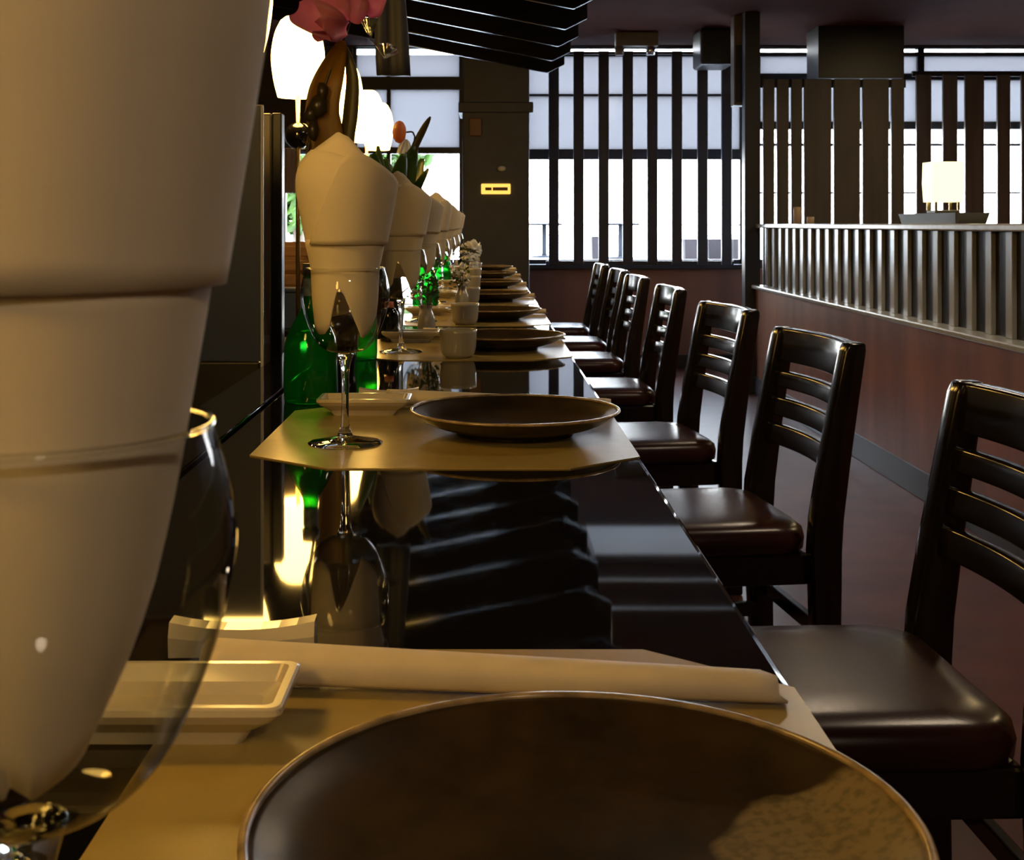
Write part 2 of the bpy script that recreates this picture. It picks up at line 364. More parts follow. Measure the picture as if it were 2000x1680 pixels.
def window(n, x0, x1, z0, z1, bars_z, film_z, bars_x=(), label=''):
    bm = bmesh.new(); t = .03; y0, y1 = FAR + .03, FAR + .09
    box(x0, x0 + t, y0, y1, z0, z1, bm=bm); box(x1 - t, x1, y0, y1, z0, z1, bm=bm)
    box(x0, x1, y0, y1, z0, z0 + .035, bm=bm); box(x0, x1, y0, y1, z1 - .012, z1, bm=bm)
    for zb, h in bars_z: box(x0, x1, y0 - .012, y1, zb - h / 2, zb + h / 2, bm=bm)
    for xb, h in bars_x: box(xb - h / 2, xb + h / 2, y0 - .008, y1, z0, z1, bm=bm)
    r = struct('window_%d' % n, bm, M['frame'], label=label)
    obj('pane', box(x0 + .01, x1 - .01, FAR + .058, FAR + .062, z0, min(film_z[0], z1)), M['pane'], r)
    if film_z[0] < z1:
        f = obj('film_pane', box(x0 + .01, x1 - .01, FAR + .056, FAR + .062, film_z[0], film_z[1]), M['film'], r)
        f['label'] = 'lavender frosted upper pane'
        if film_z[1] < z1 - .02: obj('transom_pane', box(x0 + .01, x1 - .01, FAR + .058, FAR + .062, film_z[1], z1), M['pane'], r)
    return r
window(1, *W[0], [(1.45, .015)], (9, 9), label='narrow window behind the bar, greenery outside')
window(2, *W[1], [(2.21, .10), (1.685, .05)], (1.685, 2.435), [(-.75, .03)], label='window left of the charcoal pillar')
window(3, *W[2], [(2.435, .03), (2.117, .016), (1.655, .08), (1.105, .008)], (1.655, 2.435), label='middle window right of the charcoal pillar')
window(4, *W[3], [(2.435, .03), (2.26, .05), (1.88, .06), (1.73, .02), (1.355, .014), (1.10, .01)], (1.88, 2.435), [(3.4, .05), (4.5, .03)], label='long window beyond the partition')

# ---------------------------------------------------------------- outdoors
tag(obj('pavement', box(-30, 60, FAR + .3, 90, .30, .40), M['ground']), 'pale sunlit pavement outside the windows', None, None, 'structure')
def tree(x, y, h, r, label, n=420):
    t = thing('tree', label, 'tree', (x, y, .4))
    obj('trunk', tube([(0, 0, 0), (.05, 0, h * .35), (0, .05, h * .7)], .09, 8, r2=.04), M['bark'], t, True)
    bm = bmesh.new(); rnd = random.Random(int(x * 100) + 5)
    for k in range(n):
        a, b = rnd.uniform(0, 2 * PI), math.acos(rnd.uniform(-1, 1)); rr = r * rnd.uniform(.35, 1)
        c = Vector((rr * math.sin(b) * math.cos(a), rr * math.sin(b) * math.sin(a), h * .72 + rr * .8 * math.cos(b)))
        d = Vector((rnd.uniform(-1, 1), rnd.uniform(-1, 1), rnd.uniform(-1, 1))).normalized() * .17
        s = d.cross(Vector((rnd.uniform(-1, 1), rnd.uniform(-1, 1), .3))).normalized()
        ribbon([c - d, c, c + d], .13, s, .2, bm)
    obj('foliage', bm, M['green_leaf'], t)
tree(-2.05, 13.6, 1.55, .55, 'green shrub outside the narrow window behind the bar', 520)
tree(-1.35, 17.0, 2.6, .72, 'leafy tree outside the window left of the pillar')
def patio_table(x, y, lab):
    t = thing('patio_table', lab, 'table', (x, y, .4), 0, 'outdoor pedestal tables')
    obj('tabletop', lathe([(0, .70), (.38, .70), (.39, .715), (.38, .73), (0, .73)], 32), M['outdoor_dark'], t)
    obj('pedestal', lathe([(0, .02), (.07, .02), (.05, .08), (.05, .70), (0, .70)], 16), M['outdoor_dark'], t, True)
    obj('base', lathe([(0, 0), (.28, 0), (.27, .03), (.06, .05), (0, .05)], 32), M['outdoor_dark'], t)
for x, y, l in ((1063, 27, 'outdoor pedestal table nearest the pillar, seen through the window'), (1212, 26, 'outdoor pedestal table seen through the middle window, second from the pillar')):
    patio_table(P(x, 438, y).x, y, l)
for i, (x0, x1, yb, d, lab) in enumerate(((1155, 1180, 462, 24, 'dark low bench seat outside the middle window'), (1335, 1361, 467, 25, 'brown outdoor planter box left of two others'), (1381, 1409, 467, 25.5, 'grey-brown outdoor planter box between two others'), (1430, 1455, 467, 25, 'brown outdoor planter box nearest the dark partition post'))):
    a, b = P(x0, 438, d).x, P(x1, 438, d).x; top = P(0, yb, d).z
    t = thing('planter_box', lab, 'planter', ((a + b) / 2, d, .4), 0, 'outdoor planter boxes'); h = top - .4; hw = (b - a) / 2
    obj('tub', loft([rrect(-hw * .9, hw * .9, -.15, .15, .01, 0), rrect(-hw, hw, -.17, .17, .01, h), rrect(-hw + .02, hw - .02, -.15, .15, .01, h), rrect(-hw + .02, hw - .02, -.15, .15, .01, h - .05)]), M['planter'], t)

# ---------------------------------------------------------------- screens of upright slats before the far windows
def screen(label, y, spans, z0, z1, m, rails, th=.03):
    a = min(s[0] for s in spans); b = max(s[1] for s in spans)
    t = thing('slat_screen', label, 'screen', ((a + b) / 2, y, z0)); cx = (a + b) / 2
    for x0, x1 in spans: obj('slat', box(x0 - cx, x1 - cx, -th / 2, th / 2, 0, z1 - z0, .003, 1), m, t)
    for zr, h in rails: obj('rail', box(a - cx - .02, b - cx + .02, th / 2, th / 2 + .03, zr - h / 2 - z0, zr + h / 2 - z0), M['frame'], t)
    return t
SY = 9.66
def sx(px, d): return (px - 947) * d / F
screen('dark upright slat screen before the middle window', SY, [(sx(c - 10, SY), sx(c + 10, SY)) for c in (1081.5, 1130, 1179, 1226, 1274, 1322, 1372, 1419)], .80, 2.43, M['slat_dark'], [(.815, .03), (2.42, .02)])
screen('dense grey-brown board screen left of the box lantern', 8.9, [(sx(a, 8.9), sx(b, 8.9)) for a, b in ((1490, 1512), (1517, 1540), (1545, 1566), (1570, 1623), (1628, 1679), (1684, 1735), (1740, 1765))], .0, 2.13, M['board_brown'], [(.06, .1), (2.10, .06)])
screen('brown spaced slat screen at the right, behind the box lantern', SY, [(sx(a, SY), sx(b, SY)) for a, b in ((1789, 1818), (1841, 1869), (1884, 1921), (1947, 1972), (1994, 2020), (2045, 2072), (2096, 2124), (2148, 2176))], .80, 2.25, M['slat_brown'], [(.815, .03), (2.26, .04)])
a = sx(1597, 8.9); b = sx(1764, 8.9)
tag(obj('ceiling_bulkhead', box(a, b, 8.88, 9.2, 2.135, CEIL), M['slat_black']), None, None, None, 'structure')['label'] = 'dark boxed bulkhead above the dense board screen'

# ---------------------------------------------------------------- pillar, post, ceiling fittings
px0, px1 = sx(903, 8.3), sx(1034, 8.3)
pl = struct('pillar', box(px0, px1, 8.3, 8.74, 0, CEIL, .01), M['pillar'], label='charcoal pillar at the end of the bar counter')
obj('collar', box(px0 - .025, px1 + .025, 8.275, 8.765, 1.84, 1.91, .008), M['pillar'], pl)
s = thing('sign_plate', 'small amber lit sign plate on the charcoal pillar', 'sign', (sx(968.5, 8.28), 8.285, P(0, 369, 8.28).z))
obj('face', box(-.096, .096, -.004, .012, -.034, .034, .006), M['amber'], s)
obj('mark', box(-.070, -.028, -.007, -.003, -.010, .010), M['copper'], s); obj('mark', box(-.020, .078, -.007, -.003, -.011, .011), M['copper'], s)
tag(obj('reflection', box(sx(916, 8.28), sx(941, 8.28), 8.278, 8.298, P(0, 266, 8.28).z, P(0, 230, 8.28).z, .008), M['copper']), 'copper brown square standing in for warm reflected light high on the pillar, above the amber sign', 'reflection')  # warm light reflected on the pillar, put in as a brown block
tag(obj('sensor', blob((sx(980, 8.27), 8.28, P(0, 329, 8.27).z), .028, sx=1, sz=.6), M['white_plastic'], smooth=True), 'tiny white sensor on the pillar just above the amber sign', 'sensor')
struct('trim_4', box(1.70, 1.80, 8.28, 8.38, 0, CEIL, .004), M['frame'], label='dark floor-to-ceiling post at the end of the partition')
t = thing('track_light', 'beige ceiling light bar with two spot heads before the middle window', 'light', (sx(1243, 9.2), 9.2, CEIL))
obj('bar', box(-.155, .155, -.05, .05, -.10, 0, .006), M['beige_plastic'], t)
for xx, mm in ((-.125, 'beige_plastic'), (.10, 'chrome')):
    obj('spot_head', lathe([(0, -.165), (.032, -.165), (.036, -.11), (.02, -.095), (0, -.095)], 20, xx, -.02), M[mm], t, True)
tag(obj('ceiling_unit', box(sx(1366, 9.0), sx(1431, 9.0), 8.95, 9.3, P(0, 128, 9.0).z, CEIL, .02), M['slat_black']), 'black ceiling unit left of the dark partition post', 'air conditioner')
t = thing('wall_speaker', 'tall dark box speaker hung beside the partition post, near the ceiling', 'speaker', (sx(1445, 8.5), 8.42, 1.90))
obj('cabinet', box(-.055, .055, 0, .12, 0, CEIL - 1.90, .006), M['slat_brown'], t); obj('grille', box(-.045, .045, -.006, 0, .02, .4), M['slat_black'], t)
t = thing('ceiling_vent', 'pale ceiling vent at the upper right', 'vent', (4.15, 8.7, CEIL))
obj('frame', box(-.3, .3, -.3, .3, -.02, 0, .005), M['beige_plastic'], t)
for k in range(5): obj('slat', box(-.25, .25, -.24 + k * .11, -.20 + k * .11, -.026, -.018), M['white_plastic'], t)

t = thing('ceiling_panel', 'pale square ceiling panel, seen mirrored in the black counter', 'panel', (.92, 7.18, CEIL))
obj('frame', box(-.345, .345, -.335, .335, -.03, 0, .004), M['beige_plastic'], t); obj('diffuser', box(-.32, .32, -.31, .31, -.036, -.029), M['diffuser'], t)
struct('trim_5', box(.5, 1.72, 6.44, 6.47, CEIL - .012, CEIL), M['pale_edge'], label='thin pale ceiling strip')
struct('trim_6', box(.5, 1.72, 5.96, 5.99, CEIL - .012, CEIL), M['pale_edge'], label='thin pale ceiling strip nearer the camera')
# ---------------------------------------------------------------- low partition with slatted rail
PX = 1.77
dv = thing('partition', 'long low cherry wood partition with a pale slatted rail on top', 'partition', (PX, 5.0, 0))
Y0, Y1 = 1.2 - 5, 8.28 - 5
obj('base_panel', box(0, .15, Y0, Y1, 0, .69, .003), M['panel_wood'], dv)
obj('baseboard', box(-.012, 0, Y0, Y1, 0, .115, .004), M['baseboard'], dv)
obj('ledge', box(-.03, .17, Y0, Y1, .69, .714, .006), M['ledge'], dv)
obj('backing', box(.06, .075, Y0, Y1, .714, 1.085), M['slat_black'], dv)
obj('top_cap', box(.0, .15, Y0, Y1, 1.085, 1.112, .006), M['ledge'], dv)
y = 8.14 - 5
while y > Y0 + .1:
    obj('slat', box(.042, .060, y - .027, y + .027, .714, 1.085, .002, 1), M['slat_pale'], dv); y -= .179
TOP = 1.112
t = thing('box_lantern', 'glowing pale yellow box lantern on the partition, right', 'lantern', (PX + .075, 5.10, TOP + .042))
obj('shade', loft([rrect(-.062, .062, -.062, .062, .012, .045), rrect(-.066, .066, -.066, .066, .012, .12), rrect(-.064, .064, -.064, .064, .012, .205)]), M['lantern'], t)
obj('base', box(-.05, .05, -.05, .05, 0, .012, .003), M['tray'], t)
for a_, b_ in ((-1, -1), (-1, 1), (1, -1), (1, 1)): obj('leg', box(a_ * .045 - .005, a_ * .045 + .005, b_ * .045 - .005, b_ * .045 + .005, .012, .046), M['brass'], t)
tag(obj('tray', loft([rrect(-.058, .058, -.32, .32, .01, 0), rrect(-.066, .066, -.34, .34, .012, .042), rrect(-.060, .060, -.33, .33, .01, .042), rrect(-.058, .058, -.32, .32, .01, .036)]), M['tray'], None, False, (PX + .075, 5.12, TOP)), 'long grey tray on top of the partition, under the box lantern', 'tray')
for (px, h, r, lab) in ((1557, .10, .022, 'taller beige pillar candle on top of the partition'), (1583, .04, .02, 'short beige candle on top of the partition, beside the taller one')):
    yy = F * (PX + .07) / (px - 947)
    t = thing('candle', lab, 'candle', (PX + .07, yy, TOP), 0, 'beige candles on the partition')
    obj('wax', lathe([(0, 0), (r, 0), (r, h - .003), (r - .003, h), (r * .6, h - .004), (0, h - .005)], 24), M['candle'], t, True)
    obj('wick', tube([(0, 0, h - .005), (.001, 0, h + .004)], .001, 6), M['slat_black'], t)

# ---------------------------------------------------------------- bar counter and shelf behind
EDGE = .1454; CEND = 6.32
ct = thing('bar_counter', 'long glossy black bar counter running away from the camera', 'counter', (0, 3, 0))
obj('worktop', box(-.262, EDGE, -.9 - 3, CEND - 3, BAR - .04, BAR, .0055, 3), M['lacquer'], ct)
obj('back_strip', box(-.340, -.266, -.9 - 3, CEND - 3, BAR - .04, BAR, .002, 2), M['lacquer'], ct)['label'] = 'narrow glossy strip along the back of the counter'
obj('front_panel', box(-.30, .06, -.9 - 3, CEND - 3.03, .0, BAR - .04), M['bar_front'], ct)
tag(obj('work_shelf', box(-1.05, -.345, -.9, CEND, 0, .79, .003), M['shelf']), 'lower black work shelf behind the bar counter', 'shelf')
SH = .79

# ---------------------------------------------------------------- place settings
def glass_proto():
    t = thing('wine_glass', '', 'glass')
    prof = sprof([(.0035, .088), (.011, .0895), (.0205, .0925), (.030, .1025), (.0383, .121), (.0425, .137), (.0437, .148), (.0418, .160), (.0385, .1715)], 6)
    obj('bowl', lathe(prof, 64), M['bowl'], t, True)
    tor = [(.0385 + .0007 * math.cos(a), .1718 + .0007 * math.sin(a)) for a in [2 * PI * k / 8 for k in range(9)]]
    obj('rim', lathe(tor, 64), M['stem'], t, True)
    st = sprof([(0, .0885), (.008, .0880), (.0065, .082), (.0042, .070), (.0036, .045), (.0040, .020), (.0075, .0085)], 5)
    ft = [(.020, .0045), (.034, .0022), (.0365, .0012), (.0360, 0.0), (0, 0.0)]
    obj('stem', lathe(st + [(.0078, .0075), (0, .0075)], 32), M['stem'], t, True)
    obj('foot', lathe([(0, .0074), (.0085, .0072)] + ft, 48), M['stem'], t, True)
    return t
RP = [(.060, .020), (.090, .026), (.112, .0310), (.140, .0340), (.172, .0355), (.195, .0405), (.222, .0455), (.2475, .0503), (.262, .0508), (.285, .0475), (.31, .0420)]
def rad(z):
    for (z0, r0), (z1, r1) in zip(RP, RP[1:]):
        if z <= z1: t = (z - z0) / (z1 - z0); t = max(0, t); return r0 + (r1 - r0) * t
    return RP[-1][1]
def interp(tab, x):
    if x <= tab[0][0]: return tab[0][1]
    for (a, u), (b, v) in zip(tab, tab[1:]):
        if x <= b:
            t = (x - a) / (b - a); return u + (v - u) * t
    return tab[-1][1]
def sheet(bm, lo, hi, phi0, phi1, off, n=56, k=14, wob=0, seed=0):
    """a cloth layer wrapped round the cone; phi 0 faces -Y; lo/hi give its lower and upper hem by angle; phi0 may depend on height"""
    rows = []
    for i in range(n + 1):
        col = []
        for j in range(k + 1):
            s = j / k
            z = .2; 
            for _ in range(3):
                p0 = phi0(z) if callable(phi0) else phi0
                ph = p0 + (phi1 - p0) * i / n
                z = lo(ph) + (hi(ph) - lo(ph)) * s
            r = rad(z) + off(z) + wob * math.sin(3 * ph + seed) * (z > .18)
            col.append((Vector((r * math.sin(ph), -r * math.cos(ph), z)), Vector((math.sin(ph), -math.cos(ph), 0))))
        rows.append(col)
    th = .0014; T = [[bm.verts.new(p) for p, nn in c] for c in rows]; B = [[bm.verts.new(p - nn * th) for p, nn in c] for c in rows]
    for V in (T, B):
        for a, b in zip(V, V[1:]):
            for j in range(k): bm.faces.new((a[j], a[j + 1], b[j + 1], b[j]))
    def loop(V): return V[0] + [c[-1] for c in V[1:]] + V[-1][-2::-1] + [c[0] for c in V[-2:0:-1]]
    A, Bq = loop(T), loop(B)
    for i in range(len(A)):
        j = (i + 1) % len(A); bm.faces.new((A[i], A[j], Bq[j], Bq[i]))
D = PI / 180
RP_WIDE = list(RP)
RP_SLIM = [(.060, .002), (.090, .009), (.100, .0145), (.120, .0240), (.135, .0288), (.154, .0330), (.172, .0362), (.195, .0402), (.222, .0448), (.2475, .0490), (.262, .0500), (.285, .0475), (.31, .0420)]
def napkin_proto(slim=False):
    RP[:] = RP_SLIM if slim else RP_WIDE
    bm = bmesh.new()
    back = [(-200, .270), (-110, .270), (-75, .280), (-30, .296), (-10, .304), (15, .298), (40, .278), (80, .262), (200, .27)]
    sheet(bm, lambda p: .190, lambda p: interp(back, p / D), -178 * D, 178 * D, lambda z: -.0050 - .30 * max(0, z - .262), wob=.0006)
    left = [(-170, .255), (-100, .262), (-70, .276), (-45, .2865), (-10, .283), (20, .276), (60, .27)]
    sheet(bm, lambda p: .1945, lambda p: interp(left, p / D), -172 * D, 48 * D, lambda z: -.0022 - .10 * max(0, z - .255), wob=.0008, seed=1)
    pl_ = [(.1945, -52), (.215, -34), (.245, -14), (.275, 4), (.30, 8)]
    right = [(-60, .25), (-2, .272), (12, .283), (28, .281), (62, .266), (85, .257), (120, .254), (175, .252)]
    sheet(bm, lambda p: .1950, lambda p: interp(right, p / D), lambda z: interp(pl_, z) * D, 172 * D, lambda z: .0006 + .06 * max(0, z - .25), wob=.0008, seed=2)
    low = [(-180, .125), (-120, .120), (-85, .115), (-55, .108), (-38, .109), (-24, .116), (-8, .150), (2, .150), (22, .124), (42, .104), (55, .108), (85, .125), (120, .120), (180, .125)]
    if slim: low = [(-180, .105), (-100, .098), (-60, .094), (-20, .092), (0, .096), (25, .092), (70, .096), (110, .100), (180, .105)]
    sheet(bm, lambda p: interp(low, p / D), lambda p: .200, -179.5 * D, 179.5 * D, lambda z: -.0018 , n=90, k=12)
    return obj('napkin', bm, M['napkin'], None, True)
def bottle_proto(h=.165, r=.0325):
    t = thing('bottle', '', 'bottle')
    prof = sprof([(r * .93, .0), (r, .006), (r, .055), (r * .93, .075), (r * .66, .095), (r * .36, .112), (r * .27, .125), (r * .25, .145), (r * .25, h)], 5)
    obj('body', lathe([(0, .003)] + prof, 48), M['green_glass'], t, True)
    obj('neck_label', lathe([(r * .275, .128), (r * .275, h - .016)], 32), M['bottle_label'], t, True)
    obj('cap', lathe([(0, h + .002), (r * .3, h + .002), (r * .32, h - .012), (r * .27, h - .012)], 24), M['cap'], t, True)
    return t
def plate_proto():
    t = thing('plate', '', 'plate')
    R = .108
    pr = sprof([(0, .0085), (.04, .0088), (.07, .0115), (.09, .0165), (.1055, .0245)], 6)
    un = sprof([(.1055, .0225), (.09, .0125), (.072, .0065), (.062, .005), (.060, .0)], 5)
    o = obj('dish', lathe(pr + [(.1066, .0240)] + un + [(.055, .0), (.054, .004), (0, .004)], 96), M['plate'], t, True)
    tor = [(.1066 + .0017 * math.cos(a), .0246 + .0015 * math.sin(a)) for a in [2 * PI * k / 10 for k in range(11)]]
    obj('rim', lathe(tor, 96), M['rim'], t, True)['label'] = 'worn pale rim'
    return t
def mat_mesh(x0, x1, y0, y1, c):
    pts = [(x0 + c, y0), (x1 - c * .85, y0), (x1, y0 + c * .7), (x1, y1 - c * .7), (x1 - c * .85, y1), (x0 + c, y1), (x0, y1 - c * .8), (x0, y0 + c * .8)]
    bm = bmesh.new(); a = [bm.verts.new((x, y, 0)) for x, y in pts]; b = [bm.verts.new((x, y, .0012)) for x, y in pts]
    bm.faces.new(a[::-1]); bm.faces.new(b)
    for i in range(8): bm.faces.new((a[i], a[(i + 1) % 8], b[(i + 1) % 8], b[i]))
    return bm
def sleeve_proto(L=.262):
    """chopsticks in a folded paper sleeve, along +X from the left end"""
    rings = []
    for i in range(25):
        f = i / 24; x = f * L; wd = .0125 - .0025 * f; h = .0062 + .0030 * (1 - f); z0 = .002 * (1 - f) ** 1.2
        ring = []
        for k in range(14):
            a = 2 * PI * k / 14; cy, cz = math.cos(a), math.sin(a)
            sxp = x - (.006 * (cy > 0) * f ** 8) + .004 * (cz < 0) * f ** 8
            ring.append((sxp, wd * abs(cy) ** .75 * (1 if cy > 0 else -1), z0 + h + h * abs(cz) ** .85 * (1 if cz > 0 else -1)))
        rings.append(ring)
    bm = loft(rings)
    return obj('chopstick_sleeve', bm, M['paper'], None, True)
def dish_proto():
    hx, hy, h = .052, .0285, .020
    rings = [rrect(-hx + .018, hx - .018, -hy + .014, hy - .014, .004, 0), rrect(-hx + .014, hx - .014, -hy + .011, hy - .011, .004, .006), rrect(-hx + .004, hx - .004, -hy + .003, hy - .003, .005, .0125),
             rrect(-hx, hx, -hy, hy, .005, .0165), rrect(-hx, hx, -hy, hy, .005, h - .0008), rrect(-hx + .001, hx - .001, -hy + .001, hy - .001, .005, h), rrect(-hx + .0042, hx - .0042, -hy + .0042, hy - .0042, .004, h), rrect(-hx + .007, hx - .007, -hy + .007, hy - .007, .004, .013), rrect(-hx + .014, hx - .014, -hy + .012, hy - .012, .004, .009)]
    return obj('sauce_dish', loft(rings), M['ceramic'])
def rest_proto():
    rings = []
    for i in range(9):
        f = i / 8; x = -.036 + .072 * f; z = .013 + .004 * (2 * f - 1) ** 2
        rings.append([(x, y, zz) for y, zz in ((-.008, 0), (.008, 0), (.009, z * .6), (.006, z), (-.006, z), (-.009, z * .6))])
    return obj('chopstick_rest', loft(rings), M['ceramic'])
def cup_proto():
    pr = sprof([(.020, 0), (.026, .006), (.029, .020), (.030, .045)], 5)
    return obj('tea_cup', lathe([(0, .002)] + pr + [(.0288, .0455), (.0275, .044), (.0265, .02), (.02, .008), (0, .006)], 40), M['cup'], None, True)

ORD = ['nearest', 'second', 'third', 'fourth', 'fifth', 'sixth', 'seventh', 'eighth']
S = [.405, 1.303, 2.19, 2.86, 3.55, 4.28, 5.02, 5.76]
G, N_, B_, PLT, SL, DI, RE, CU = glass_proto(), napkin_proto(), bottle_proto(), plate_proto(), sleeve_proto(), dish_proto(), rest_proto(), cup_proto()
for o, c in ((N_, 'napkin'), (SL, 'chopsticks'), (DI, 'dish'), (RE, 'chopstick rest'), (CU, 'cup')): o['category'] = c
used = set()
def put(proto, loc, rz, label, group):
    if proto.name in used: return dup(proto, None, loc, rz, label, group)
    used.add(proto.name); proto.location = loc; proto.rotation_euler.z = rz; proto['label'] = label; proto['group'] = group; return proto
MT = .0012
for i, s0 in enumerate(S):
    o_ = ORD[i]
    if i == 0:
        m_ = obj('placemat', mat_mesh(-.137, .1435, .205, .640, .075), M['mat'], None, False, (0, 0, BAR))
        gx, gy = -.0973, .270
        tag(m_, 'tan placemat under the plate nearest the camera', 'placemat', 'tan placemats')
    else:
        m_ = obj('placemat', mat_mesh(-.219, .1435, -.188, .222, .08), M['mat'], None, False, (0, s0, BAR)) if i == 1 else dup(mp_, None, (0, s0, BAR))
        mp_ = m_ if i == 1 else mp_
        gx, gy = -.137 - .004 * (i > 1), s0 - .061
        tag(m_, 'tan placemat on the black counter, under the %s plate from the camera' % o_, 'placemat', 'tan placemats')
    gz = BAR + (MT if i else MT)
    put(PLT, (.031 - (.012 if i >= 3 else 0), s0, BAR + MT), 0.3 * i, 'brown stoneware plate, %s from the camera' % o_ if i else 'large brown stoneware plate with a pale speckled patch, nearest the camera', 'stoneware plates on the counter')
    put(G, (gx, gy, gz), 0, '%s wine glass from the camera, holding a napkin' % o_ if i else 'wine glass nearest the camera, cut off by the left edge', 'wine glasses on the counter')
    if i == 0:
        N1 = napkin_proto(True); N1.scale.z = 1.035; N1.location = (gx, gy, gz)
        tag(N1, 'huge folded cream napkin in the nearest wine glass, at the left edge', 'napkin', 'folded napkins in the glasses')
    else: put(N_, (gx, gy, gz), (0 if i < 2 else (i * 37 % 50 - 25) * D), 'folded cream napkin in the %s wine glass from the camera' % o_, 'folded napkins in the glasses')
    put(SL, ((-.130 if i == 0 else -.115), s0 + .187, BAR + MT + .0002), (-4.6 if i == 0 else -4.6) * D, 'paper-sleeved chopsticks lying behind the %s plate' % o_, 'sleeved chopsticks on the placemats')
    put(RE, ((-.121 if i == 0 else -.116) , s0 + .231, BAR + MT), .03, 'white ceramic chopstick rest behind the %s plate' % o_, 'ceramic chopstick rests')
    put(DI, ((-.134 if i == 0 else -.136), s0 + .1325, BAR + MT), 0, 'white rectangular sauce dish left of the %s plate' % o_, 'white sauce dishes')
    if i >= 2: put(CU, (-.043, s0 - .145, BAR + MT), 0, 'pale tea cup in front of the %s plate' % o_, 'pale tea cups')
# the plate nearest the camera has its patch of bare clay
for ch in PLT.children:
    if ch.name.startswith('dish'):
        ch.data = ch.data.copy(); ch.data.materials[0] = M['plate_patch']
PLT.rotation_euler.z = 0
for i, (x, y, l) in enumerate(((-.2116, 1.54, 'green glass bottle with a blue neck label, beside the second wine glass'), (-.205, 2.03, 'green glass bottle partly hidden behind the second wine glass'), (-.150, 3.20, 'green glass bottle among the far wine glasses, nearer one'), (-.155, 4.62, 'green glass bottle among the farthest wine glasses'))):
    put(B_, (x, y, BAR + (0 if x < -.22 else MT)), 0, l, 'green bottles on the counter')

# small soy bottle, herb vase and far white flowers on the counter
t = thing('soy_bottle', 'small dark sauce bottle beyond the second wine glass', 'bottle', (-.176, 2.33, BAR + MT))
obj('body', lathe(sprof([(.014, 0), (.017, .004), (.0175, .045), (.012, .058), (.008, .062)], 5) + [(0, .062)], 28), M['soy'], t, True)
obj('cap', lathe([(0, .072), (.008, .072), (.009, .062), (0, .062)], 20), M['peach'], t, True)
def herb_vase(x, y, label, flower, hh=.10, seed=1, nl=90, spread=.05):
    t = thing('bud_vase', label, 'vase', (x, y, BAR + MT)); r = random.Random(seed)
    obj('vase', lathe(sprof([(.014, 0), (.018, .006), (.016, .03), (.010, .045), (.012, .055)], 5), 28), M['cup'], t, True)
    st = bmesh.new(); lf = bmesh.new()
    for k in range(7):
        a = r.uniform(0, 2 * PI); e = Vector((math.cos(a) * spread * r.uniform(.3, 1), math.sin(a) * spread * r.uniform(.3, 1), .05 + hh * r.uniform(.4, 1)))
        tube(spline([(0, 0, .02), e * .5 + Vector((0, 0, .012)), e], 4), .001, 5, st)
        for q in range(nl // 7):
            c = e * r.uniform(.6, 1) + Vector((r.uniform(-1, 1), r.uniform(-1, 1), r.uniform(-.6, 1))) * .016
            d = Vector((r.uniform(-1, 1), r.uniform(-1, 1), r.uniform(-.2, 1))).normalized() * .009
            ribbon([c, c + d * .5, c + d], .007, d.cross(Vector((.2, .5, .7))), .2, lf)
    obj('stem', st, M['stalk'], t); obj('foliage', lf, M['green_leaf'], t)
    for (fx, fz, fr) in flower:
        bm = bmesh.new()
        for k in range(26):
            d = Vector((r.uniform(-1, 1), r.uniform(-1, 1), r.uniform(-1, 1))).normalized(); c = Vector((fx, -.01, fz)) + d * fr * .55
            ribbon([c, c + d * fr * .3, c + d * fr * .55 + Vector((0, 0, .003))], fr * .75, d.cross(Vector((.3, .2, 1))), .3, bm)
        obj('blossom', bm, M['white_petal'], t)
herb_vase(-.115, 2.50, 'small vase of fine green herbs left of the fourth plate', [(-.02, .075, .012)], .075, 3)
herb_vase(-.060, 3.30, 'small vase of herbs with white buds, between the fourth and fifth plates', [(-.012, .10, .02), (.012, .07, .014)], .085, 4)
herb_vase(-.075, 5.45, 'white blossoms in a vase at the far end of the counter', [(.012, .10, .05), (.02, .05, .035)], .10, 9, 60)

